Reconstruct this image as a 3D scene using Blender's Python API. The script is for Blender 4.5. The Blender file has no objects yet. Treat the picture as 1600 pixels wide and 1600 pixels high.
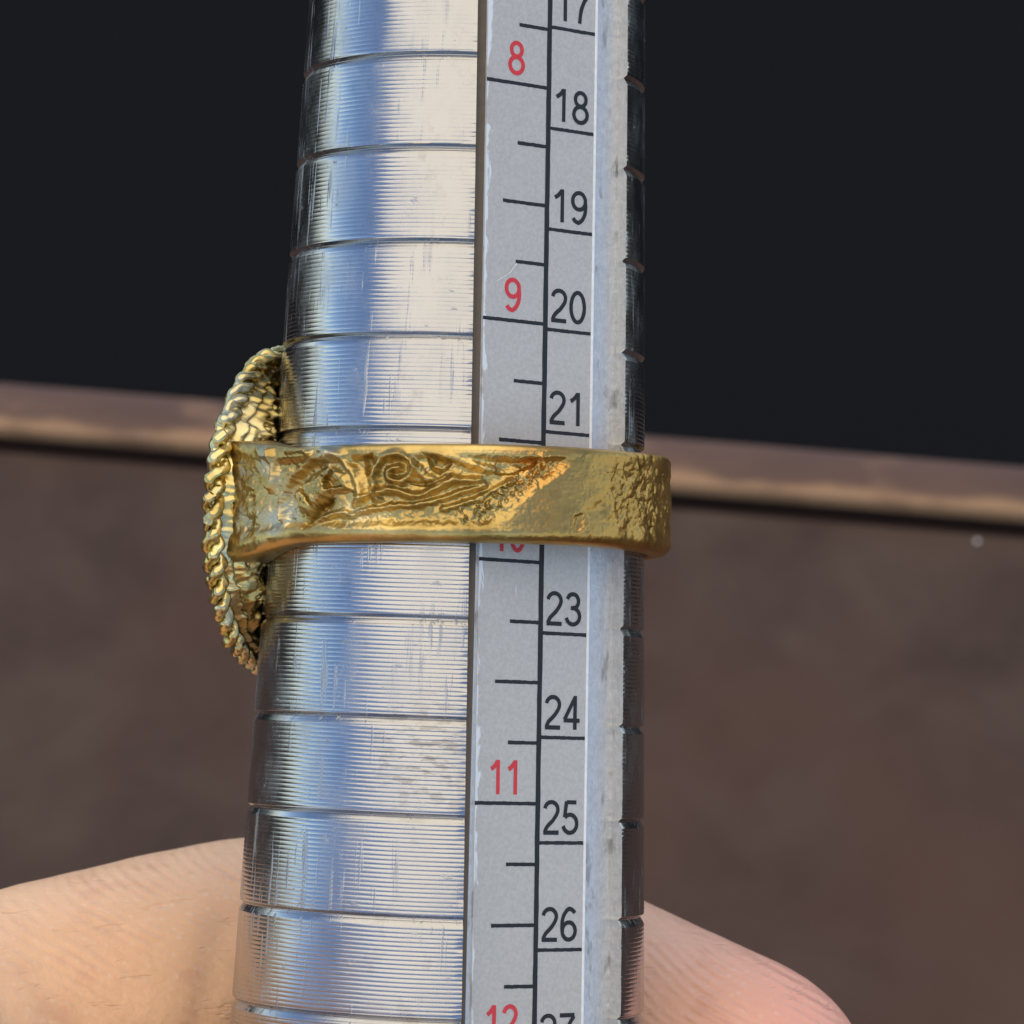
import bpy, bmesh, math, random
import numpy as np
from math import sin, cos, radians, pi, atan2, sqrt
from mathutils import Matrix, Vector, Euler

random.seed(4)
RNG = np.random.default_rng(11)
S = bpy.context.scene
MM = 0.001
PITCH = radians(40)                       # the camera looks down at the table by this angle
F = Matrix.Rotation(-PITCH, 4, 'X')       # view-aligned frame (x right, y away, z up) -> world

# ------------------------------------------------------------------ camera
cam = bpy.data.cameras.new('camera')
cam.lens = 123.07; cam.sensor_width = 36; cam.clip_start = 0.01; cam.clip_end = 60
camo = bpy.data.objects.new('camera', cam); S.collection.objects.link(camo)
camo.matrix_world = F @ Matrix.Translation((0, -0.182, 0)) @ Matrix.Rotation(radians(90), 4, 'X')
cam.dof.use_dof = True; cam.dof.focus_distance = 0.1765; cam.dof.aperture_fstop = 112
S.camera = camo

# ------------------------------------------------------------------ sky and sun
SUN_AZ, SUN_EL = radians(-12), radians(43)      # measured in the view frame: left of the camera, above it
sd = F.to_3x3() @ Vector((sin(SUN_AZ)*cos(SUN_EL), -cos(SUN_AZ)*cos(SUN_EL), sin(SUN_EL)))
w = bpy.data.worlds.new('World'); S.world = w; w.use_nodes = True
nt = w.node_tree; bg = nt.nodes['Background']
sky = nt.nodes.new('ShaderNodeTexSky'); sky.sky_type = 'NISHITA'; sky.sun_disc = False
sky.sun_elevation = math.asin(sd.z); sky.sun_rotation = atan2(sd.x, sd.y)
sky.altitude = 2500; sky.air_density = 0.8; sky.dust_density = 0.0; sky.ozone_density = 1.5
nt.links.new(sky.outputs[0], bg.inputs[0]); bg.inputs[1].default_value = 0.135
sun = bpy.data.lights.new('sun', 'SUN'); sun.energy = 1.5; sun.angle = radians(92); sun.color = (1.0, 0.825, 0.49)
suno = bpy.data.objects.new('sun', sun); S.collection.objects.link(suno)
suno.rotation_euler = sd.to_track_quat('Z', 'Y').to_euler()

S.render.engine = 'CYCLES'
S.view_settings.view_transform = 'Standard'; S.view_settings.look = 'None'
S.view_settings.gamma = 1; S.view_settings.exposure = 0.9; S.view_settings.use_curve_mapping = False
S.render.resolution_x = S.render.resolution_y = 1024

# ------------------------------------------------------------------ helpers
def link(o, parent=None):
    S.collection.objects.link(o)
    if parent: o.parent = parent
    return o
def tag(o, label=None, cat=None, group=None, kind=None):
    for k, v in (('label', label), ('category', cat), ('group', group), ('kind', kind)):
        if v: o[k] = v
    return o
def empty(name, mat):
    o = bpy.data.objects.new(name, None); link(o); o.empty_display_size = .005; o.matrix_world = mat
    return o
def mesh(name, V, Fc, mats, parent=None, smooth=True, idx=None):
    """V in millimetres"""
    me = bpy.data.meshes.new(name)
    V = np.asarray(V, dtype=np.float64)*MM
    me.from_pydata(V.tolist() if len(V) < 5000 else V, [], Fc if isinstance(Fc, list) else Fc.tolist())
    if not isinstance(mats, (list, tuple)): mats = [mats]
    for m in mats: me.materials.append(m)
    if smooth: me.polygons.foreach_set('use_smooth', np.ones(len(me.polygons), dtype=bool))
    if idx is not None: me.polygons.foreach_set('material_index', np.asarray(idx, dtype=np.int32))
    me.update()
    return link(bpy.data.objects.new(name, me), parent)
def grid_faces(nr, nc, off=0, wrap=False):
    i, j = np.meshgrid(np.arange(nr-1), np.arange(nc if wrap else nc-1), indexing='ij')
    j2 = (j+1) % nc
    return np.stack([off+i*nc+j, off+i*nc+j2, off+(i+1)*nc+j2, off+(i+1)*nc+j], -1).reshape(-1, 4)
_P = RNG.random((256, 256))
def vnoise(x, y):
    xi = np.floor(x).astype(int); yi = np.floor(y).astype(int); fx = x-xi; fy = y-yi
    fx = fx*fx*(3-2*fx); fy = fy*fy*(3-2*fy)
    g = lambda a, b: _P[a % 256, b % 256]
    return (g(xi, yi)*(1-fx)+g(xi+1, yi)*fx)*(1-fy)+(g(xi, yi+1)*(1-fx)+g(xi+1, yi+1)*fx)*fy
def fbm(x, y, n=4):
    s = 0; a = 1; t = 0
    for k in range(n):
        s = s+a*(vnoise(x*2**k+17.3*k, y*2**k+5.1*k)-.5); t += a; a *= .55
    return s/t
def sstep(a, b, x):
    t = np.clip((x-a)/(b-a), 0, 1); return t*t*(3-2*t)

class NT:
    """tiny node-tree helper"""
    def __init__(s, name):
        s.m = bpy.data.materials.new(name); s.m.use_nodes = True
        s.t = s.m.node_tree; s.b = s.t.nodes['Principled BSDF']
    def n(s, typ, **kw):
        nd = s.t.nodes.new('ShaderNode'+typ)
        for k, v in kw.items():
            if k in nd.inputs: s.set(nd.inputs[k], v)
            else: setattr(nd, k, v)
        return nd
    def set(s, sock, v):
        if isinstance(v, bpy.types.NodeSocket): s.t.links.new(v, sock)
        else: sock.default_value = v
    def p(s, **kw):
        for k, v in kw.items(): s.set(s.b.inputs[k.replace('_', ' ')], v)
        return s
    def coord(s, scale=(1, 1, 1), rot=(0, 0, 0)):
        c = s.n('TexCoord'); m = s.n('Mapping'); s.t.links.new(c.outputs['Object'], m.inputs[0])
        m.inputs['Scale'].default_value = scale; m.inputs['Rotation'].default_value = rot
        return m.outputs[0]
    def noise(s, scale, vec=None, detail=4, rough=.55, dist=0):
        nd = s.n('TexNoise'); nd.inputs['Scale'].default_value = scale
        nd.inputs['Detail'].default_value = detail; nd.inputs['Roughness'].default_value = rough
        nd.inputs['Distortion'].default_value = dist
        s.t.links.new(vec or s.coord(), nd.inputs['Vector'])
        return nd.outputs['Fac']
    def ramp(s, fac, stops):
        r = s.n('ValToRGB'); el = r.color_ramp.elements
        while len(el) < len(stops): el.new(.5)
        for e, (p, c) in zip(el, stops):
            e.position = p; e.color = (*c, 1) if len(c) == 3 else c
        s.t.links.new(fac, r.inputs[0]); return r.outputs[0]
    def mix(s, fac, a, b, mode='MIX'):
        m = s.n('Mix', data_type='RGBA', blend_type=mode)
        s.set(m.inputs[0], fac)
        for sock, v in ((m.inputs[6], a), (m.inputs[7], b)):
            if isinstance(v, tuple) and len(v) == 3: v = (*v, 1)
            s.set(sock, v)
        return m.outputs[2]
    def math(s, op, a, b=0.0, c=0.0):
        m = s.n('Math', operation=op)
        for i, v in enumerate((a, b, c)): s.set(m.inputs[i], v)
        return m.outputs[0]
    def bump(s, h, strength, dist, normal=None):
        b = s.n('Bump'); s.set(b.inputs['Height'], h)
        b.inputs['Strength'].default_value = strength; b.inputs['Distance'].default_value = dist
        if normal: s.t.links.new(normal, b.inputs['Normal'])
        return b.outputs[0]

G = lambda v: (v, v, v)
# ------------------------------------------------------------------ materials
def mat_turned():                       # lathe-turned aluminium, dulled and scratched by use
    a = NT('turned_aluminium')
    sc = a.noise(1.0, a.coord((2600, 2600, 150)), 3, .6)            # scratches along the stick
    sd = a.noise(1.0, a.coord((900, 900, 2600), (.5, .3, 0)), 3, .6)
    sc2 = a.noise(1.0, a.coord((420, 420, 2600)), 4, .6)
    patch = a.noise(170, None, 4, .6); fing = a.noise(420, a.coord((1, 1, .7), (0, 0, 1)), 4, .65)
    pm = a.ramp(patch, [(.44, G(0)), (.60, G(1))])
    scr = a.math('MULTIPLY', a.ramp(sc, [(.58, G(0)), (.68, G(1))]), pm)
    scr = a.math('MAXIMUM', scr, a.math('MULTIPLY', a.ramp(sd, [(.64, G(0)), (.70, G(.8))]), a.ramp(fing, [(.52, G(0)), (.62, G(1))])))
    # one small scuff under the ring
    vd = a.n('VectorMath', operation='DISTANCE'); tc = a.n('TexCoord'); a.t.links.new(tc.outputs['Object'], vd.inputs[0])
    vd.inputs[1].default_value = (-.0009, -.01013, -.0127)
    spot = a.ramp(vd.outputs['Value'], [(0.0, G(1)), (.0013, G(0))])
    sl = a.noise(1.0, a.coord((900, 900, 2800), (0, radians(-50), 0)), 3, .6)
    scuff = a.math('MULTIPLY', spot, a.ramp(sl, [(.50, G(0)), (.60, G(1))]))
    dirt = a.noise(520, None, 5, .7)
    col = a.mix(a.ramp(dirt, [(.58, G(0)), (.8, G(.6))]), (.395, .395, .40), (.24, .22, .20))
    col = a.mix(a.math('MULTIPLY', scuff, .75), col, (.17, .16, .15))
    r = a.math('MULTIPLY_ADD', scr, .34, a.math('MULTIPLY_ADD', a.ramp(fing, [(.4, G(0)), (.7, G(1))]), .16, .18))
    h = a.math('ADD', a.math('MULTIPLY', scr, 1.2), a.math('MULTIPLY', sc2, .3))
    a.p(Base_Color=col, Metallic=1.0, Roughness=r, Normal=a.bump(h, .4, .00004))
    return a.m
def mat_milled():                       # bare milled channel floor
    a = NT('milled_aluminium')
    n1 = a.noise(1.0, a.coord((2200, 2200, 260)), 4, .65); n2 = a.noise(2600, None, 4, .65)
    col = a.mix(a.ramp(n2, [(.35, G(0)), (.7, G(1))]), (.56, .56, .555), (.68, .68, .67))
    col = a.mix(a.ramp(a.noise(1300, a.coord((1, 1, .35)), 3), [(.62, G(0)), (.70, G(.6))]), col, (.25, .24, .23))
    a.p(Base_Color=col, Metallic=.75, Roughness=.5,
        Normal=a.bump(a.math('ADD', n1, n2), .62, .00010))
    return a.m
def mat_label():
    a = NT('silver_label_film')
    tc = a.n('TexCoord'); sx = a.n('SeparateXYZ'); a.t.links.new(tc.outputs['Object'], sx.inputs[0])
    edge = a.n('MapRange'); a.t.links.new(sx.outputs[0], edge.inputs[0])
    edge.inputs[1].default_value = -.0041; edge.inputs[2].default_value = -.0030
    edge.inputs[3].default_value = .30; edge.inputs[4].default_value = -.35
    n1 = a.noise(1.0, a.coord((1500, 1500, 420), (0, radians(-14), 0)), 4, .6, .6)
    wear = a.ramp(a.math('ADD', n1, edge.outputs[0]), [(.66, G(0)), (.72, G(1))])
    hair = a.noise(1.0, a.coord((5200, 5200, 300), (0, radians(32), 0)), 2)
    hm = a.math('MULTIPLY', a.ramp(hair, [(.70, G(0)), (.74, G(1))]), a.ramp(a.noise(160), [(.55, G(0)), (.66, G(.6))]))
    fine = a.noise(6000, None, 2)
    col = a.mix(a.ramp(fine, [(.3, G(0)), (.7, G(1))]), (.49, .455, .41), (.57, .53, .48))
    col = a.mix(a.math('MAXIMUM', wear, hm), col, (.78, .79, .78))
    a.p(Base_Color=col, Metallic=.25, Roughness=.48, Normal=a.bump(a.math('MULTIPLY_ADD', wear, -1.0, a.math('MULTIPLY', fine, .25)), .3, .00003))
    return a.m
def mat_plain(name, c, rough=.5, metal=0):
    a = NT(name); n = a.noise(2500, None, 3)
    a.p(Base_Color=a.mix(n, tuple(x*.8 for x in c), tuple(min(1, x*1.2) for x in c)), Roughness=rough, Metallic=metal)
    if rough > .9: a.b.inputs['Specular IOR Level'].default_value = .03
    return a.m
def mat_brass(name, hi, lo, pat, patamt, rough, leftonly=False):
    a = NT(name)
    n1 = a.noise(260, None, 5, .6); n2 = a.noise(900, None, 4, .6); n3 = a.noise(330, a.coord((1, 1, 1), (1, 2, 3)), 3)
    col = a.mix(a.ramp(n1, [(.35, G(0)), (.65, G(1))]), lo, hi)
    pf = a.ramp(n3, [(.50, G(0)), (.64, G(patamt))])
    if leftonly:                          # grey-green tarnish only on the shoulder side of the band
        tc = a.n('TexCoord'); sx = a.n('SeparateXYZ'); a.t.links.new(tc.outputs['Object'], sx.inputs[0])
        mr = a.n('MapRange'); a.t.links.new(sx.outputs[0], mr.inputs[0])
        mr.inputs[1].default_value = -.0035; mr.inputs[2].default_value = -.0065; mr.inputs[3].default_value = 0; mr.inputs[4].default_value = 1
        pf = a.math('MULTIPLY', pf, mr.outputs[0])
    if leftonly:                          # plating worn through to browner metal at the front right
        m2 = a.n('MapRange'); a.t.links.new(a.math('MULTIPLY_ADD', n1, .004, sx.outputs[0]), m2.inputs[0])
        m2.inputs[1].default_value = .0042; m2.inputs[2].default_value = .0068; m2.inputs[3].default_value = 0; m2.inputs[4].default_value = .85
        col = a.mix(m2.outputs[0], col, a.mix(n2, (.46, .24, .06), (.62, .34, .09)))
    col = a.mix(pf, col, pat)
    r = a.math('MULTIPLY_ADD', n2, .26, rough)
    a.p(Base_Color=col, Metallic=1.0, Roughness=r, Normal=a.bump(a.math('ADD', a.noise(3200, None, 4, .65), a.noise(1.0, a.coord((900, 900, 6000)), 3)), .22, .00005))
    return a.m
def mat_skin():
    a = NT('skin')
    tc = a.n('TexCoord'); sx = a.n('SeparateXYZ'); a.t.links.new(tc.outputs['Object'], sx.inputs[0])
    n1 = a.noise(110, None, 4, .6); n2 = a.noise(1500, None, 4, .65); n3 = a.noise(420, None, 3)
    base = a.mix(a.ramp(n1, [(.3, G(0)), (.7, G(1))]), (.80, .49, .295), (.87, .56, .345))
    mr = a.n('MapRange'); a.t.links.new(sx.outputs[0], mr.inputs[0])      # the pad of the fingertip is pinker
    mr.inputs[1].default_value = .002; mr.inputs[2].default_value = .016
    mr.inputs[3].default_value = 0; mr.inputs[4].default_value = 1
    base = a.mix(a.math('MULTIPLY', mr.outputs[0], .85), base, (.86, .39, .30))
    base = a.mix(a.ramp(n3, [(.55, G(0)), (.75, G(.35))]), base, (.62, .27, .19))
    base = a.mix(a.ramp(n2, [(.60, G(0)), (.72, G(.35))]), base, (.86, .62, .46))
    # friction ridges and fine creases
    wv = a.n('TexWave', wave_type='BANDS', bands_direction='Z', wave_profile='SIN')
    a.t.links.new(a.coord((1, .35, 1), (0, radians(-32), 0)), wv.inputs['Vector'])
    wv.inputs['Scale'].default_value = 640; wv.inputs['Distortion'].default_value = 22
    wv.inputs['Detail'].default_value = 1.5; wv.inputs['Detail Scale'].default_value = .13
    vo = a.n('TexVoronoi', feature='F1'); a.t.links.new(a.coord(), vo.inputs['Vector']); vo.inputs['Scale'].default_value = 1500
    dots = a.ramp(vo.outputs['Distance'], [(.10, G(1)), (.30, G(0))])
    base = a.mix(a.math('MULTIPLY', dots, .22), base, (.95, .74, .58))
    cr = a.noise(1.0, a.coord((260, 260, 1500), (0, radians(22), 0)), 3, .6)
    crl = a.ramp(cr, [(.60, G(0)), (.70, G(1))])
    wf = a.math('MULTIPLY', wv.outputs['Fac'], a.math('MULTIPLY', a.ramp(n3, [(.35, G(.1)), (.62, G(1))]), a.math('MULTIPLY_ADD', mr.outputs[0], .55, .45)))
    base = a.mix(a.math('MULTIPLY', a.math('SUBTRACT', 1.0, wf), .10), base, (.66, .30, .20))
    h = a.math('MULTIPLY_ADD', crl, -.7, wf)
    h = a.math('MULTIPLY_ADD', n2, .7, h)
    a.p(Base_Color=base, Roughness=.46, Subsurface_Weight=.22, Subsurface_Scale=.0012, Subsurface_Radius=(1.0, .35, .2),
        Normal=a.bump(h, .9, .00012))
    a.b.inputs['Specular IOR Level'].default_value = .4
    return a.m
def mat_table(name, cols, scale):
    a = NT(name)
    n1 = a.noise(scale, a.coord((1, .8, 1)), 4, .6, .4); n2 = a.noise(scale*.35, a.coord((1, 1, 1), (.3, .2, 1)), 2); n3 = a.noise(2200, None, 3)
    c = a.ramp(n1, [(.30, cols[0]), (.5, cols[1]), (.72, cols[2])])
    c = a.mix(a.ramp(n2, [(.4, G(0)), (.65, G(.6))]), c, cols[3])
    a.b.inputs['Specular IOR Level'].default_value = .2
    a.p(Base_Color=c, Roughness=.75, Normal=a.bump(a.math('MULTIPLY_ADD', n3, .3, n1), .25, .0003))
    return a.m
def mat_rim():
    a = NT('worn_rim_wood')
    tc = a.n('TexCoord'); sx = a.n('SeparateXYZ'); a.t.links.new(tc.outputs['Object'], sx.inputs[0])
    n1 = a.noise(1.0, a.coord((45, 320, 320)), 4, .6); n2 = a.noise(1.0, a.coord((60, 90, 90), (0, 0, .4)), 3)
    mr = a.n('MapRange'); a.t.links.new(sx.outputs[1], mr.inputs[0])           # varnish rubbed off along the front edge
    mr.inputs[1].default_value = .0030; mr.inputs[2].default_value = .0006
    mr.inputs[3].default_value = 0; mr.inputs[4].default_value = .30
    c = a.ramp(n1, [(.3, (.078, .038, .022)), (.55, (.112, .056, .032)), (.75, (.135, .070, .039))])
    c = a.mix(a.ramp(a.math('ADD', n2, mr.outputs[0]), [(.58, G(0)), (.78, G(1))]), c, (.30, .17, .085))
    a.p(Base_Color=c, Roughness=.55, Normal=a.bump(n1, .3, .0004))
    return a.m

M_AL, M_MILL, M_LAB = mat_turned(), mat_milled(), mat_label()
M_WHITE = mat_plain('white_edge_glint_and_scratch', (.80, .80, .79), .45)
M_BLACK = mat_plain('black_ink', (.009, .0085, .009), .55)
M_RED = mat_plain('red_ink', (.62, .035, .04), .42)
M_BAND = mat_brass('old_brass', (.66, .475, .175), (.34, .235, .075), (.52, .50, .36), .75, .24, True)
M_HEAD = mat_brass('bright_brass', (.80, .64, .26), (.44, .33, .11), (.56, .56, .42), .6, .18)
M_SKIN = mat_skin()
M_TABLE = mat_table('brown_board', [(.046, .028, .022), (.064, .041, .031), (.080, .055, .042), (.084, .041, .029)], 62)
M_RIM = mat_rim()
M_TRENCH = mat_plain('trench_brown', (.16, .125, .095), .8)  # darker brown for the channel's left wall and trench
M_DARK = mat_plain('black_cloth', (.0082, .0085, .0100), .95)
M_GRIT = mat_plain('pale_grit', (.85, .8, .75), .3)

# ------------------------------------------------------------------ table, rim, dark surroundings
TZ = -153.0; RIMY = 187.0; PSI = radians(-7.5)
tm = Matrix.Translation((0, (RIMY+1.2)*MM, TZ*MM)) @ Matrix.Rotation(PSI, 4, 'Z')
def box(bm, x0, x1, y0, y1, z0, z1, bevel=0, seg=3):
    vs = [bm.verts.new((x*MM, y*MM, z*MM)) for x in (x0, x1) for y in (y0, y1) for z in (z0, z1)]
    q = [(0, 1, 3, 2), (4, 6, 7, 5), (0, 4, 5, 1), (2, 3, 7, 6), (0, 2, 6, 4), (1, 5, 7, 3)]
    fs = [bm.faces.new([vs[i] for i in f]) for f in q]
    if bevel:
        es = list({e for f in fs for e in f.edges})
        bmesh.ops.bevel(bm, geom=es, offset=bevel*MM, segments=seg, affect='EDGES', profile=.5)
def bobj(name, bm, m, parent=None, smooth=False):
    bmesh.ops.recalc_face_normals(bm, faces=bm.faces)
    me = bpy.data.meshes.new(name); bm.to_mesh(me); bm.free(); me.materials.append(m)
    if smooth: me.polygons.foreach_set('use_smooth', np.ones(len(me.polygons), dtype=bool))
    return link(bpy.data.objects.new(name, me), parent)
bm = bmesh.new(); box(bm, -420, 420, -420, -2.6, -14, 0, .3)
table = bobj('table_top', bm, M_TABLE); table.matrix_world = tm
tag(table, 'brown mottled table board behind the hand', None, None, 'structure')
bm = bmesh.new(); box(bm, -420, 420, 0, 8.6, -.2, 2.0, .6)
rim = bobj('rim', bm, M_RIM, table, True)
bm = bmesh.new(); box(bm, -420, 420, -4.6, 8, -18, -5.0); box(bm, -420, 420, 5.5, 8, -4.9, -.3)
bobj('rabbet', bm, mat_plain('dark_gap_wood', (.11, .07, .058), .9), table)
me = bpy.data.meshes.new('floor')
me.from_pydata([(-6, -4, -.95), (6, -4, -.95), (6, 7, -.95), (-6, 7, -.95)], [], [(0, 1, 2, 3)]); me.materials.append(M_DARK)
tag(link(bpy.data.objects.new('floor', me)), 'black floor beyond the table', None, None, 'structure')

# ------------------------------------------------------------------ ring mandrel
ROLL, TILT = radians(2.2), radians(3.5)
MX = F @ Matrix.Translation((-2.83*MM, 0, 0)) @ Matrix.Rotation(ROLL, 4, 'Y') @ Matrix.Rotation(-TILT, 4, 'X')
K, R0, PH, HF = .0350, 9.72, radians(35), .80
GROOVES = [27.05, 22.33, 17.64, 12.88, 8.17, 3.48, -1.21, -5.87, -10.80, -15.57, -20.51, -25.44, -30.3, -35.2]
mandrel = empty('ring_mandrel', MX)
tag(mandrel, 'tapered aluminium ring sizing stick with grooves and a printed silver scale', 'ring mandrel')
def build_body():
    pitch = .219
    tf = (np.arange(-37, 36, pitch)[:, None]+pitch*np.array([0, .18, .36, .50, .60, .70, .80, .90])[None]).ravel()
    t = np.concatenate([np.linspace(-70, -37.2, 60), tf, np.linspace(36.1, 70, 60)])
    for g in GROOVES:                                   # extra rings where a sizing groove is cut
        t = np.concatenate([t, g+np.array([-.36, -.33, -.30, -.26, -.23, -.2, -.15, -.08, -.02, .02, .07, .12, .15, .19])])
    t = np.unique(np.round(t, 4))
    R = R0-K*t
    sl = np.full_like(t, 4.95); sr = 4.3-.012*t
    azl = PH-np.arcsin(sl/R); azr = PH+np.arcsin(sr/R)
    n1, n2 = 150, 34
    u1 = np.linspace(0, 1, n1); u2 = np.linspace(0, 1, n2)
    az1 = radians(-115)+(azl[:, None]-radians(-115))*u1[None]
    az2 = azr[:, None]+(radians(245)-azr[:, None])*(u2[None]**1.6)
    az = np.concatenate([az1, az2[:, :-1]], 1); T = np.repeat(t[:, None], az.shape[1], 1)
    fine = ((T > -37) & (T < 36)).astype(float)
    # turning marks: regular at the wide end, worn and uneven towards the narrow end
    wear = sstep(-4, 12, T)
    pz = ((T+37)/pitch) % 1.0
    cut = np.clip(1-np.abs(pz-.75)/.26, 0, 1)                    # narrow tool mark between flat lands
    cut = cut*cut*(3-2*cut)
    ln = np.floor((T+37)/pitch)
    dep = .0076*(1+.5*fbm(ln*.61, az*1.1, 2)-.35*wear+wear*1.3*fbm(T*1.3+40, az*4, 3))
    r = R[:, None]-fine*np.clip(dep, .001, None)*cut+fine*.0012*np.cos(2*pi*(pz-.25))+fine*.010*fbm(T*.5, az*6, 3)*wear
    r += fine*.0016*fbm(T*5, az*14, 2)
    for g in GROOVES:
        d = T-g+.012*fbm(az*9, az*0+g, 2)
        v = np.where(d > 0, np.clip(1-d/.15, 0, 1), np.clip(1+d/.36, 0, 1))
        r -= .19*v
        r -= .02*np.exp(-(d/.22)**2)
    # nicked lips of the channel
    lipL = np.concatenate([np.clip((u1-.985)/.015, 0, 1), np.zeros(n2-1)])[None]
    lipR = np.concatenate([np.zeros(n1), np.clip(1-u2[:-1]/.03, 0, 1)])[None]
    r -= (lipL*.05+lipR*.03)*np.clip(.3+2.2*fbm(T*1.7, az*0+3, 4), 0, 1)
    V = np.stack([r*np.sin(az), -r*np.cos(az), T], -1)
    nc = az.shape[1]; nr = len(t)
    verts = [V.reshape(-1, 3)]
    f1 = grid_faces(nr, n1+n2-1, 0, True)
    j = np.arange(len(f1)) % nc
    f1 = f1[j != n1-1]                                   # leave the channel open
    # channel: left wall, floor, right wall (own vertices for crisp corners)
    h = R*HF
    def pt(s, hh): return np.stack([hh*sin(PH)+s*cos(PH), -hh*cos(PH)+s*sin(PH), t], -1)
    A, B = V[:, n1-1], V[:, n1]
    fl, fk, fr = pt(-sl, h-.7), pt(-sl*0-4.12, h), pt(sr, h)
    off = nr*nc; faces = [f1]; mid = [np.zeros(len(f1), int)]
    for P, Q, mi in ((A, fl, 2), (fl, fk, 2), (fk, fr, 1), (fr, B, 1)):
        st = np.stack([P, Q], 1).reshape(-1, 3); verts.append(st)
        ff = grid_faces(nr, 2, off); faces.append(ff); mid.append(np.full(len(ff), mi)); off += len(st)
    return mesh('body', np.concatenate(verts), np.concatenate(faces), [M_AL, M_MILL, M_TRENCH], mandrel, True, np.concatenate(mid))
build_body()

# printed scale: film label on the channel floor.  local x = across, z = along, -y = outwards
slope = math.atan(K*HF)
lm = Matrix(((cos(PH), sin(PH)*-1, 0, 0), (sin(PH), cos(PH), 0, 0), (0, 0, 1, 0), (0, 0, 0, 1)))
lm = Matrix.Translation((R0*HF*sin(PH)*MM, -R0*HF*cos(PH)*MM, 0)) @ lm @ Matrix.Rotation(-slope, 4, 'X') @ Matrix.Rotation(-.0075, 4, 'Y')
SL, SR, TH = -4.04, 2.78, .10
t_ = np.linspace(-60, 60, 400)
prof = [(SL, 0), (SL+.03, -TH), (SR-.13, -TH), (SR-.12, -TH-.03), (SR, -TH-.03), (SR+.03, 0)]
V = np.array([[[x+(.025*fbm(np.array([z*1.2]), np.array([2.0]))[0] if i < 2 else 0), y, z] for i, (x, y) in enumerate(prof)] for z in t_])
fc = grid_faces(len(t_), len(prof))
idx = np.where(np.isin(np.arange(len(fc)) % (len(prof)-1), (2, 3, 4)), 1, 0)  # white right edge: the bright glint on the film's edge, painted as colour
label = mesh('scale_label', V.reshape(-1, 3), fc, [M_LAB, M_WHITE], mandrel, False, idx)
label.matrix_local = lm
tag(label, 'silver label strip with red and black size numbers')
INK = -TH-.012
def bar(name, x0, z0, x1, z1, wd, m=M_BLACK):
    """printed line with slightly uneven edges"""
    n = max(4, int(math.hypot(x1-x0, z1-z0)/.12)); n = min(n, 160)
    d = np.array([x1-x0, z1-z0]); d = d/np.linalg.norm(d); nn = np.array([-d[1], d[0]])
    V = []
    for i in range(n+1):
        p = np.array([x0, z0])+(np.array([x1-x0, z1-z0]))*i/n
        e = [random.uniform(-.012, .012) for _ in range(2)]
        for sgn, ee in ((-1, e[0]), (1, e[1])):
            q = p+nn*sgn*(wd/2+ee); V.append((q[0], INK, q[1]))
    return mesh(name, V, grid_faces(n+1, 2), m, label, False)
DIV = -.22
bar('divider_line', DIV, -55, DIV, 55, .29)
_JP = [24.43, 19.25, 14.10, 9.00, 3.82, -1.25, -6.30, -11.50, -16.74, -22.05]       # positions worked back from image coordinates, sizes 17 to 26
JP = lambda n: _JP[n-17] if 17 <= n <= 26 else (24.43-5.18*(n-17) if n < 17 else -22.05-5.27*(n-26))
for n in range(13, 33):
    z = JP(n); bar('tick_mark', DIV+.13, z, SR-.16, z, .18)
US = lambda n: 21.27-12.025*(n-8)
for q in range(22, 58):
    n = q/4; z = US(n)
    L = {0: 3.72, 2: 2.62, 1: 1.78, 3: 1.78}[q % 4]
    bar('tick_mark', DIV-.10-L, z, DIV-.13, z, .185)
def smooth_path(P, n=8):
    return catmull2(P, n)
def catmull2(P, n):
    P = np.asarray(P, float)
    if len(P) < 3: return P
    closed = np.allclose(P[0], P[-1])
    Q = np.concatenate([[P[-2]] if closed else [2*P[0]-P[1]], P, [P[1]] if closed else [2*P[-1]-P[-2]]]); out = []
    for i in range(1, len(Q)-2):
        for k in range(n):
            t = k/n; a, b, c, d = Q[i-1:i+3]
            out.append(.5*(2*b+(c-a)*t+(2*a-5*b+4*c-d)*t*t+(3*b-a-3*c+d)*t**3))
    out.append(P[-1]); return np.array(out)
def ell(cx, cy, rx, ry, a0, a1, n=13):
    a = np.radians(np.linspace(a0, a1, n)); return [(cx+rx*cos(x), cy+ry*sin(x)) for x in a]
# centre lines of plain grotesque numerals in a box .62 wide, 1 high
DIGIT = {
 '0': [ell(.31, .5, .245, .445, 90, 450, 25)],
 '1': [[(.10, .725), (.20, .785), (.29, .87), (.345, .955)], [(.375, .995), (.375, .0)]],
 '2': [ell(.31, .725, .235, .22, 172, -8, 11)+[(.50, .58), (.36, .40), (.16, .22), (.075, .055)], [(.03, .05), (.58, .05)]],
 '3': [ell(.295, .735, .205, .21, 165, -60, 12)+[(.30, .535)], [(.22, .53), (.33, .53)], ell(.30, .29, .245, .24, 78, -168, 15)],
 '4': [[(.43, 1.0), (.43, .0)], [(.42, .94), (.05, .29)], [(.02, .27), (.60, .27)]],
 '5': [[(.18, .945), (.53, .945)], [(.175, .97), (.105, .50)], ell(.30, .315, .25, .265, 138, -165, 17)],
 '6': [ell(.33, .73, .215, .215, 25, 95, 5)+[(.19, .85), (.095, .67), (.07, .45), (.085, .30)], ell(.315, .30, .235, .25, 90, 450, 23)],
 '7': [[(.04, .945), (.57, .945)], [(.56, .92), (.40, .70), (.28, .40), (.225, .0)]],
 '8': [ell(.31, .745, .195, .205, 90, 450, 23), ell(.31, .285, .245, .24, 90, 450, 23)],
 '9': [ell(.305, .70, .235, .25, 90, 450, 23), ell(.29, .27, .215, .215, 205, 275, 5)+[(.43, .15), (.525, .33), (.55, .55), (.535, .70)]],
}
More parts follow.
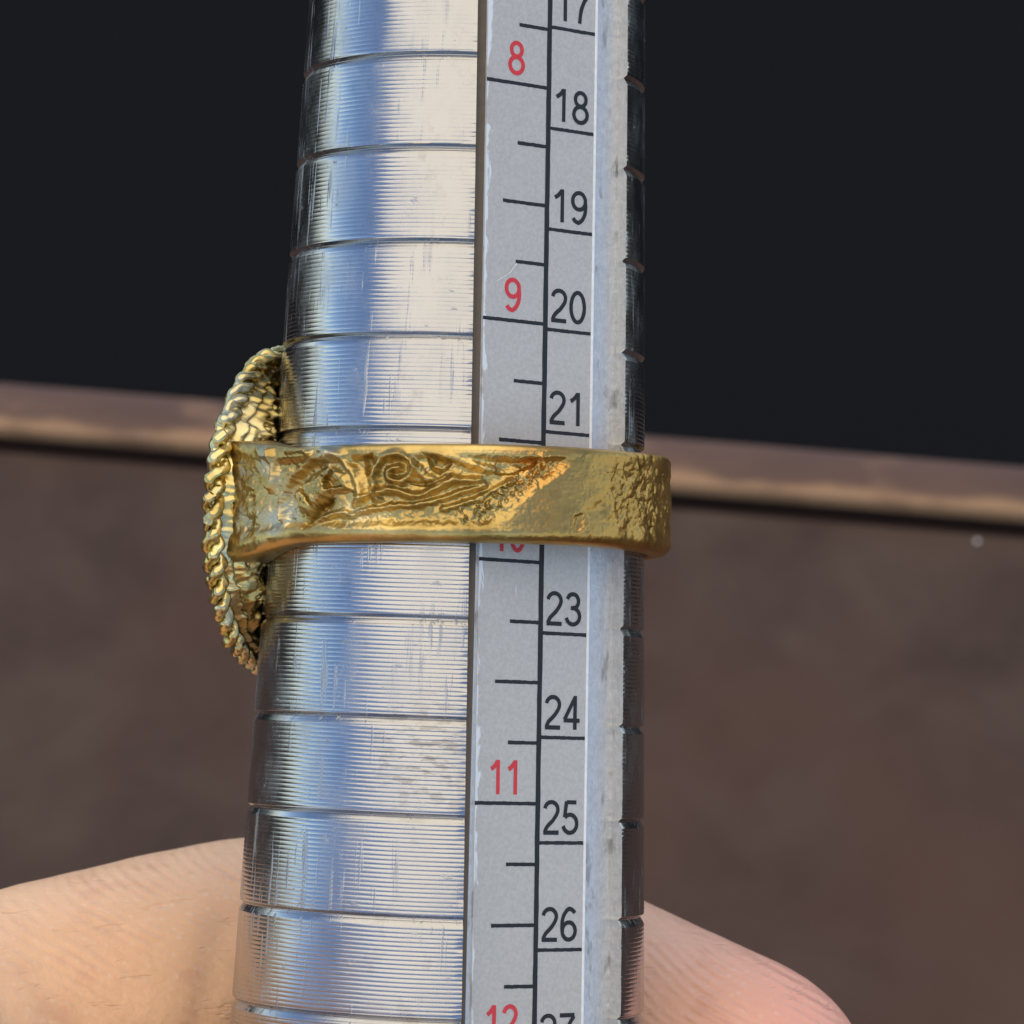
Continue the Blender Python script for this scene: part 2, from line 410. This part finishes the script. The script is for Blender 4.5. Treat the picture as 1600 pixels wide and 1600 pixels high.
def number(txt, cx, zb, hgt, wid, m, wt):
    V, Fc = [], []; adv = .685; tot = adv*(len(txt)-1)+.62; lay = 0
    for q, ch in enumerate(txt):
        for path in DIGIT[ch]:
            p = catmull2(path, 3) if len(path) > 2 else np.asarray(path, float)
            p = p.copy(); p[:, 0] += adv*q
            P = np.stack([cx+(p[:, 0]/tot-.5)*wid, zb+p[:, 1]*hgt], -1)
            T = np.gradient(P, axis=0)
            if np.allclose(P[0], P[-1]): T[0] = T[-1] = P[1]-P[-2]
            T /= np.linalg.norm(T, axis=1, keepdims=True); N = np.stack([-T[:, 1], T[:, 0]], -1)
            o = len(V); lay += 1
            for a, nn in zip(P, N):
                for sg in (-1, 1): V.append((a[0]+sg*nn[0]*(wt/2+random.uniform(-.006, .006)), INK-.0015*lay, a[1]+sg*nn[1]*(wt/2+random.uniform(-.006, .006))))
            Fc += grid_faces(len(P), 2, o).tolist()
    o = mesh('numeral', V, Fc, m, label, False); o['label'] = ('red' if m is M_RED else 'black')+' printed number '+txt
    return o
for n in range(14, 32):
    s = str(n); wd = 2.16
    if s[0] == '1': wd = 2.02
    if n == 21: wd = 1.86
    number(s, 1.20, JP(n)+.42, 1.70, 2.22, M_BLACK, .215)
for n in range(6, 14):
    wd = 1.06 if n < 10 else (1.25 if n == 11 else 1.85)
    number(str(n), -2.24, US(n)+.44, 1.70, 1.02 if n < 10 else 2.0, M_RED, .225)

sc_ = bar('scratch', -2.05, 12.15, -2.5, 11.62, .045, M_WHITE); sc_.location.y = -.00004
sc_ = bar('scratch', -2.5, 11.62, -3.25, 11.15, .035, M_WHITE); sc_.location.y = -.00004
# ------------------------------------------------------------------ the ring
ring = empty('ring', F @ Matrix.Translation((-2.80*MM, 0, .30*MM)) @ Matrix.Rotation(radians(.6), 4, 'Y') @ Matrix.Rotation(radians(-3.4), 4, 'X'))
tag(ring, 'worn brass ring with scroll relief band and round rope edged head', 'ring')
HAZ = radians(-108)
def unroll(x, y):
    """image pixel coordinates of the relief motifs -> (arc mm, height mm) on the unrolled band"""
    a = np.arcsin(np.clip((np.asarray(x, float)-715)/343, -1, 1))
    yc = 769+17*(1-np.cos(a))
    return 11.0*a, (yc-np.asarray(y, float))/31.5
def stroke(A, Vv, pts, wd, closed=False):
    """smooth profile 1 -> 0 away from a polyline"""
    p = np.array([np.array(unroll(x, y)) for x, y in pts])
    if len(p) > 2:                                                # round the polyline off
        for _ in range(2):
            q = [p[0]]
            for i in range(len(p)-1): q += [p[i]*.75+p[i+1]*.25, p[i]*.25+p[i+1]*.75]
            q.append(p[-1]); p = np.array(q)
    d = np.full(A.shape, 9.)
    lo, hi = p.min(0)-wd*3, p.max(0)+wd*3
    m = (A > lo[0]) & (A < hi[0]) & (Vv > lo[1]) & (Vv < hi[1])
    a, v = A[m], Vv[m]; dm = np.full(a.shape, 9.)
    for i in range(len(p)-1):
        ab = p[i+1]-p[i]; L = max(1e-9, ab @ ab)
        t = np.clip(((a-p[i, 0])*ab[0]+(v-p[i, 1])*ab[1])/L, 0, 1)
        dm = np.minimum(dm, np.hypot(a-p[i, 0]-t*ab[0], v-p[i, 1]-t*ab[1]))
    d[m] = dm
    return np.exp(-(d/(wd*1.28))**2)
def poly(A, Vv, pts, soft):
    """inside of a polygon, soft edged"""
    p = np.array([np.array(unroll(x, y)) for x, y in pts]); ins = np.zeros(A.shape, bool); n = len(p)
    d = np.full(A.shape, 9.)
    for i in range(n):
        a, b = p[i], p[(i+1) % n]
        c = ((a[1] > Vv) != (b[1] > Vv))
        with np.errstate(divide='ignore', invalid='ignore'):
            xx = (b[0]-a[0])*(Vv-a[1])/(b[1]-a[1] if b[1] != a[1] else 1e-9)+a[0]
        ins ^= c & (A < xx)
        ab = b-a; L = max(1e-9, ab @ ab); t = np.clip(((A-a[0])*ab[0]+(Vv-a[1])*ab[1])/L, 0, 1)
        d = np.minimum(d, np.hypot(A-a[0]-t*ab[0], Vv-a[1]-t*ab[1]))
    sd_ = np.where(ins, d, -d); return sstep(-soft*.3, soft, sd_)
def relief(A, Vv):
    A0, V0 = A, Vv
    A = A0+.20*fbm(A0*1.1+3, V0*1.2, 3)+.10*fbm(A0*4, V0*4+8, 2)
    Vv = V0+(.18*fbm(A0*1.0+13, V0*1.2+6, 3)+.10*fbm(A0*4+5, V0*4, 2))*sstep(2.3, 1.6, np.abs(V0))
    field = sstep(2.02, 1.55, Vv)*sstep(-1.85, -1.30, Vv)            # sunk ground between the plain borders
    # worn smooth zone whose left limit runs diagonally
    edge = A-(3.55+1.2*Vv)+.9*fbm(A0*1.5+70, V0*1.7, 4)
    smooth = sstep(-.55, .65, edge)*sstep(9.2, 6.9, A-.5*np.sin(Vv*2.5)+1.2*fbm(A0*1.1+90, V0*1.3, 3))
    left = 1-smooth
    h = -.24*field*left*(1-.9*sstep(6.5, 8.5, A))*(1-.6*sstep(-9.5, -12, A))
    add = np.zeros_like(A)
    # big leaf at the left
    add += .26*stroke(A, Vv, [(446, 812), (448, 775), (468, 738), (500, 716), (520, 716)], .17)
    add += .24*stroke(A, Vv, [(512, 700), (540, 712), (560, 740), (568, 775)], .20)
    add += .20*poly(A, Vv, [(462, 770), (485, 745), (520, 722), (550, 740), (560, 768), (520, 772), (488, 808), (468, 800)], .35)
    add -= .26*poly(A, Vv, [(508, 750), (524, 730), (542, 762), (514, 764)], .16)
    add -= .20*stroke(A, Vv, [(518, 784), (500, 800), (482, 822)], .10)
    add -= .14*stroke(A, Vv, [(470, 762), (486, 776), (496, 800)], .07)
    add += .16*stroke(A, Vv, [(500, 818), (540, 800), (558, 806)], .13)
    add += .18*stroke(A, Vv, [(432, 700), (436, 730), (430, 760)], .14)
    add += .15*stroke(A, Vv, [(455, 700), (478, 696), (490, 706)], .13)
    # notch, scroll with an eye, second notch
    add -= .20*poly(A, Vv, [(574, 712), (590, 706), (588, 728), (577, 750), (572, 738)], .22)
    add += .26*stroke(A, Vv, [(596, 782), (588, 758), (590, 732), (606, 712), (632, 707), (650, 722), (648, 744), (628, 755), (612, 746), (616, 732), (630, 730)], .15)
    add += .20*stroke(A, Vv, [(650, 722), (664, 742), (690, 752), (716, 744)], .16)
    add -= .26*poly(A, Vv, [(664, 706), (690, 708), (712, 722), (694, 740), (678, 732)], .26)
    add += .18*stroke(A, Vv, [(690, 712), (740, 722), (776, 734)], .17)
    # wavy ridges along the lower half
    add += .26*stroke(A, Vv, [(560, 786), (590, 770), (618, 764), (640, 772), (662, 776), (690, 760), (716, 750), (752, 748)], .14)
    add += .16*stroke(A, Vv, [(566, 800), (606, 794), (640, 790), (680, 786), (720, 770), (760, 756)], .12)
    add += .17*stroke(A, Vv, [(700, 796), (736, 786), (776, 764), (806, 748)], .12)
    add -= .12*stroke(A, Vv, [(640, 752), (672, 756), (700, 742)], .08)
    # chased pit and granulated fringe before the worn zone
    add -= .20*poly(A, Vv, [(778, 714), (846, 712), (838, 724), (806, 738), (778, 742)], .12)
    fr = stroke(A, Vv, [(848, 722), (824, 742), (800, 764), (764, 790), (730, 804)], .34)
    gr = np.maximum(0, np.sin(A*12+6*fbm(A*2, Vv*2))*np.sin(Vv*10+1.5+6*fbm(A*1.6+7, Vv*2.4)))
    add += fr*(.06+.17*gr)
    h += 1.15*add*(.35+.65*left)*1.35*(.85+.7*fbm(A*.9+21, Vv*1.1, 3))
    rough = fbm(A*1.3, Vv*1.6, 4)
    h += left*field*(.18*rough+.05*fbm(A*3.0, Vv*3.0+3, 2))
    # right end: coarse chipped casting
    rz = sstep(8.0, 9.6, A)
    h += rz*(.25*fbm(A*.8+30, Vv*.7+A*.35, 3)+.04*fbm(A*2.6, Vv*1.6, 2)-.03)
    # far left shoulder: pitted
    ls = sstep(-9.5, -12.5, A)
    h += ls*(.34*fbm(A*.9+60, Vv*.9, 3))
    # worn zone: soft waviness, brushing, one dimple
    h += smooth*(.060*fbm(A*1.4+4, Vv*2.0, 4)+.014*fbm(A*9, Vv*3, 3))
    da, dv = unroll(905, 812)
    q = np.hypot((A-da)/.30, (Vv-dv)/.40); q = q*(1+.9*fbm(A*3, Vv*3, 2)); h += -.10*np.exp(-q**3)+.02*np.exp(-((q-1.25)/.3)**2)
    # borders: slightly dinged
    h += (1-field)*.035*fbm(A*1.1, Vv*1.5+20, 4)+.012*fbm(A*7, Vv*7, 3)
    return h*(1+.40*left*sstep(7.5, 6, A))
def build_band():
    azs = np.concatenate([np.linspace(radians(-128), radians(-100), 90)[:-1], np.linspace(radians(-100), radians(98), 1150)[:-1],
                          np.linspace(radians(98), radians(232), 90)[:-1]])
    nv = 150; u = np.linspace(-1, 1, nv)
    AZ, U = np.meshgrid(azs, u, indexing='ij')
    dh = np.abs((AZ-HAZ+pi) % (2*pi)-pi)                              # angle from the head
    sh = sstep(radians(62), radians(30), dh)
    half = 2.42+.12*sstep(.6, 1.5, AZ)+.72*sh
    thick = 1.22+1.35*sh-.9*sstep(radians(-74), radians(-92), AZ)*sstep(radians(-128), radians(-100), AZ)
    rin = 9.86
    Vv = U*half-.10*sstep(-.9, -1.4, AZ)*1.0
    rel = relief(AZ*11.0, Vv*(2.5/half))
    e = (1-np.abs(U))*half                                            # distance to the edge
    er = np.where(U < 0, .62, .34)                                    # lower edge is more rounded
    drop = np.where(e < er, er-np.sqrt(np.clip(er**2-(er-e)**2, 0, None)), 0)
    r = rin+thick-drop+rel*sstep(0, .3, e)
    wob = .035*fbm(AZ*5, U*0+9, 3)
    Zz = Vv+wob
    top = np.stack([r*np.sin(AZ), -r*np.cos(AZ), Zz], -1)
    # inner surface: three rows
    inn = []
    for uu, dr in ((1, .10), (.96, 0), (-.96, 0), (-1, .10)):
        zz = (uu*half[:, 0])+wob[:, 0]; rr = rin+dr
        inn.append(np.stack([rr*np.sin(azs), -rr*np.cos(azs), zz], -1))
    full = np.concatenate([top, np.stack(inn, 1)], 1)
    nr, nc = full.shape[:2]
    fc = grid_faces(nr, nc, 0, True)
    i = np.arange(nc); j = (i+1) % nc; last = (nr-1)*nc
    fc = np.concatenate([fc, np.stack([last+i, last+j, j, i], -1)])   # close the hoop
    return mesh('band', full.reshape(-1, 3), fc[:, ::-1], M_BAND, ring)
build_band()

# round head seen from behind: plate, beaded line, rope border of two strands
hd = Matrix.Rotation(radians(4.0), 4, 'Y') @ Matrix.Rotation(HAZ, 4, 'Z') @ Matrix.Translation((0, -9.85*MM, -.80*MM))
def build_head():
    nr, na = 130, 560
    rr = np.linspace(0.02, 8.15, nr); th = np.linspace(0, 2*pi, na, endpoint=False)
    Rr, Th = np.meshgrid(rr, th, indexing='ij'); X = Rr*np.cos(Th); Z = Rr*np.sin(Th)
    # back relief (towards the finger): scrolls, eyes, pits
    b = .75*fbm(X*1.7, Z*1.7, 3)+.45*np.abs(fbm(X*2.4+9, Z*2.4, 2))
    b += .14*np.exp(-((Rr-7.5)/.14)**2)-.22*np.exp(-((Rr-7.28)/.10)**2)
    for k in range(15):
        a = 2*pi*(k+.3+.25*sin(k*2.3))/15; q = np.hypot(X-6.6*cos(a), Z-6.6*sin(a))*(1+.25*sin(k*1.7))*(1+.5*fbm(X*1.2, Z*1.2+k, 2))
        b += .30*np.exp(-((q-.45)/.13)**2)+.22*np.exp(-(q/.15)**2)-.16*np.exp(-((q-.25)/.10)**2)
    back = np.stack([X, .0-b+.06*Rr*0, Z], -1)
    f = .75*(1-(Rr/8.15)**2)+.20*fbm(X*1.2+50, Z*1.2, 5)+.12*np.exp(-((Rr-6.6)/.2)**2)
    front = np.stack([X, -.80-f, Z], -1)
    back[..., 1] = .02+b*.9-.45*sstep(7.2, 8.1, Rr)+1.25*sstep(8.1, 6.1, Rr)*sstep(2.2, 5.2, np.abs(X))
    fb = grid_faces(nr, na, 0, True); ff = grid_faces(nr, na, nr*na, True)[:, ::-1]
    i = np.arange(na); j = (i+1) % na; o1 = (nr-1)*na; o2 = nr*na+(nr-1)*na
    side = np.stack([o1+i, o1+j, o2+j, o2+i], -1)
    V = np.concatenate([back.reshape(-1, 3), front.reshape(-1, 3)])
    h = mesh('head', V, np.concatenate([fb[:, ::-1], ff[:, ::-1], side[:, ::-1]]), M_HEAD, ring); h.matrix_local = hd
    for s in range(2):                                               # rope border
        n, m = 1100, 14; t = np.linspace(0, 2*pi, n, endpoint=False)
        tw = 25*t+s*pi+1.6*fbm(t*9, t*0+4, 2)*np.sin(t/2)
        jit = 1+.9*fbm(t*16, t*0+s*7, 3)
        cr = 8.12+.26*np.cos(tw)*jit; cy = -.42+.28*np.sin(tw)*jit
        C = np.stack([cr*np.cos(t), cy, cr*np.sin(t)], -1)
        T = np.roll(C, -1, 0)-np.roll(C, 1, 0); T /= np.linalg.norm(T, axis=1, keepdims=True)
        rad = np.stack([np.cos(t), t*0, np.sin(t)], -1); N1 = rad-T*(rad*T).sum(1, keepdims=True); N1 /= np.linalg.norm(N1, axis=1, keepdims=True)
        N2 = np.cross(T, N1); ph = np.linspace(0, 2*pi, m, endpoint=False)
        w_ = .285*(1+1.2*fbm(t[:, None]*22+s*3, np.cos(ph)[None]*1.5, 3))
        P = C[:, None]+w_[..., None]*(np.cos(ph)[None, :, None]*N1[:, None]+np.sin(ph)[None, :, None]*N2[:, None])
        fc = grid_faces(n, m, 0, True); i = np.arange(m); j = (i+1) % m; l = (n-1)*m
        fc = np.concatenate([fc, np.stack([l+i, l+j, j, i], -1)])
        mesh('rope_strand', P.reshape(-1, 3), fc, M_HEAD, h)
    return h
build_head()

# ------------------------------------------------------------------ the hand behind the stick
def cam_pt(px, py, depth):
    """image pixel (1600-pixel frame) at a depth in mm beyond the stick axis -> view-frame mm"""
    d = 182+depth; return np.array([(px-800)*d/5470, depth, (800-py)*d/5470])
def catmull(P, n):
    P = np.asarray(P, float); Q = np.concatenate([[2*P[0]-P[1]], P, [2*P[-1]-P[-2]]]); out = []
    for i in range(1, len(Q)-2):
        for k in range(n):
            t = k/n; a, b, c, d = Q[i-1:i+3]
            out.append(.5*(2*b+(c-a)*t+(2*a-5*b+4*c-d)*t*t+(3*b-a-3*c+d)*t**3))
    out.append(P[-1]); return np.array(out)
def limb(bm, st, flat=1.0, cap0=True, m=28):
    """st rows: x y z r ; lofted tube with round ends, one closed skin"""
    C = catmull(st, 10); ctr, rad = C[:, :3], C[:, 3]
    T = np.gradient(ctr, axis=0); T /= np.linalg.norm(T, axis=1, keepdims=True)
    rings = []; up = np.array([0, 1., 0])
    def ringat(c, tdir, r):
        a = up-tdir*(up @ tdir); a /= np.linalg.norm(a); b = np.cross(tdir, a)
        return [c+r*(cos(p)*a*flat+sin(p)*b) for p in np.linspace(0, 2*pi, m, endpoint=False)]
    for k in range(7, 0, -1):
        e = k/8*pi/2; rings.append(ringat(ctr[0]-T[0]*rad[0]*sin(e), T[0], rad[0]*cos(e)))
    for c, t, r in zip(ctr, T, rad): rings.append(ringat(c, t, r))
    for k in range(1, 8):
        e = k/8*pi/2; rings.append(ringat(ctr[-1]+T[-1]*rad[-1]*1.05*sin(e), T[-1], rad[-1]*cos(e)))
    vs = [[bm.verts.new(tuple(p*MM)) for p in r] for r in rings]
    for a, b in zip(vs[:-1], vs[1:]):
        for i in range(m): bm.faces.new((a[i], a[(i+1) % m], b[(i+1) % m], b[i]))
    bm.faces.new(vs[0][::-1]); bm.faces.new(vs[-1])
def st(*rows): return [(*cam_pt(px, py, d), r) for px, py, d, r in rows]
bm = bmesh.new()
# index finger: passes behind the stick, tip at the right
limb(bm, st((-620, 2010, -24, 10.5), (-330, 1845, -8, 10.4), (-90, 1722, 4, 10.0), (160, 1630, 10.5, 9.6), (420, 1560, 16.8, 9.3),
            (640, 1552, 18.6, 9.0), (850, 1602, 16.4, 8.7), (1000, 1664, 12.5, 8.4), (1128, 1718, 8.6, 8.1)))
limb(bm, st((-660, 2460, -24, 10.5), (-360, 2330, -6, 10.3), (-100, 2220, 6, 9.8), (200, 2170, 13, 9.4), (640, 2150, 19.8, 9.0), (900, 2190, 16, 8.7), (1130, 2270, 9, 8.0)))
limb(bm, st((-660, 2920, -22, 10), (-360, 2830, -4, 9.8), (-100, 2740, 7, 9.3), (220, 2700, 14, 8.9), (640, 2690, 20, 8.6), (880, 2730, 16, 8.3), (1090, 2800, 9, 7.6)))
limb(bm, st((-640, 3340, -18, 8.8), (-340, 3280, -2, 8.4), (-60, 3210, 8, 7.9), (250, 3180, 15, 7.6), (600, 3180, 20, 7.3), (800, 3210, 17, 7.0), (960, 3260, 11, 6.4)))
# palm and heel of the hand, thumb pressing the stick from the front below the picture
limb(bm, st((-640, 1990, -26, 11), (-860, 2250, -34, 13.5), (-960, 2700, -36, 14.5), (-960, 3250, -32, 13.0)))
limb(bm, st((-660, 2460, -25, 11), (-960, 2560, -36, 14), (-1300, 2760, -42, 15)))
limb(bm, st((-660, 2920, -23, 11), (-960, 3000, -34, 14), (-1300, 3050, -42, 15)))
limb(bm, st((-640, 3340, -19, 9.5), (-950, 3330, -30, 13), (-1350, 3230, -40, 14)))
limb(bm, st((-1000, 2700, -40, 15), (-600, 2720, -44, 13.5), (-160, 2600, -40, 11.8), (240, 2430, -31, 11.2), (480, 2310, -25, 10.4), (640, 2230, -23, 9.2)))
limb(bm, st((-1150, 2850, -40, 19), (-1700, 3050, -48, 20), (-2400, 3250, -56, 23)))
src = bobj('hand_source', bm, M_SKIN)
rm = src.modifiers.new('r', 'REMESH'); rm.mode = 'VOXEL'; rm.voxel_size = .00062; rm.use_smooth_shade = True
sm = src.modifiers.new('s', 'SMOOTH'); sm.factor = .5; sm.iterations = 9
dg = bpy.context.evaluated_depsgraph_get(); dg.update()
hme = bpy.data.meshes.new_from_object(src.evaluated_get(dg)); bpy.data.objects.remove(src)
n = len(hme.vertices); co = np.empty(n*3); hme.vertices.foreach_get('co', co); co = co.reshape(-1, 3)/MM
nm = np.empty(n*3); hme.vertices.foreach_get('normal', nm); nm = nm.reshape(-1, 3)
d = .16*fbm(co[:, 0]*.22, co[:, 2]*.25, 3)+.05*fbm(co[:, 0]*.9, co[:, 2]*.9, 3)
def crease(p0, p1, wd, dep):
    a, b = cam_pt(*p0), cam_pt(*p1); ab = (b-a)[[0, 2]]; L = ab @ ab
    q = co[:, [0, 2]]-a[[0, 2]]; t = np.clip(q @ ab/L, 0, 1); dist = np.linalg.norm(q-t[:, None]*ab, axis=1)
    return -dep*np.exp(-(dist/wd)**2)
d += crease((-60, 1540, 4), (60, 1660, 4), .5, .30)+crease((20, 1520, 4), (110, 1640, 4), .4, .18)
d += crease((300, 1700, 6), (352, 1440, 8), .9, .22)
co2 = (co+nm*d[:, None])
# flesh gives way where it presses on the stick
Mi = (F.inverted() @ MX).inverted(); Mi3 = np.array(Mi)
loc = co2 @ Mi3[:3, :3].T+Mi3[:3, 3]/MM
rad = np.hypot(loc[:, 0], loc[:, 1]); lim = (R0-K*loc[:, 2])+.06
pen = np.clip(lim-rad, 0, None); k = np.where(rad > 1e-6, (rad+pen)/np.maximum(rad, 1e-6), 1)
loc[:, 0] *= k; loc[:, 1] *= k
Mf = np.array(Mi.inverted()); co2 = loc @ Mf[:3, :3].T+Mf[:3, 3]/MM
hme.vertices.foreach_set('co', (co2*MM).reshape(-1)); hme.update()
hme.polygons.foreach_set('use_smooth', np.ones(len(hme.polygons), dtype=bool))
hand = link(bpy.data.objects.new('hand', hme)); hand.matrix_world = F
tag(hand, 'bare hand with a finger curled behind the sizing stick', 'hand')

# ------------------------------------------------------------------ a speck of grit on the board
bm = bmesh.new(); bmesh.ops.create_icosphere(bm, subdivisions=2, radius=.27*MM)
for v in bm.verts: v.co *= random.uniform(.8, 1.15)
g = bobj('grit_speck', bm, M_GRIT)
g.location = (55.2*MM, 176.6*MM, TZ*MM+.3*MM)
tag(g, 'tiny pale speck of grit on the brown board near the rim', 'speck')
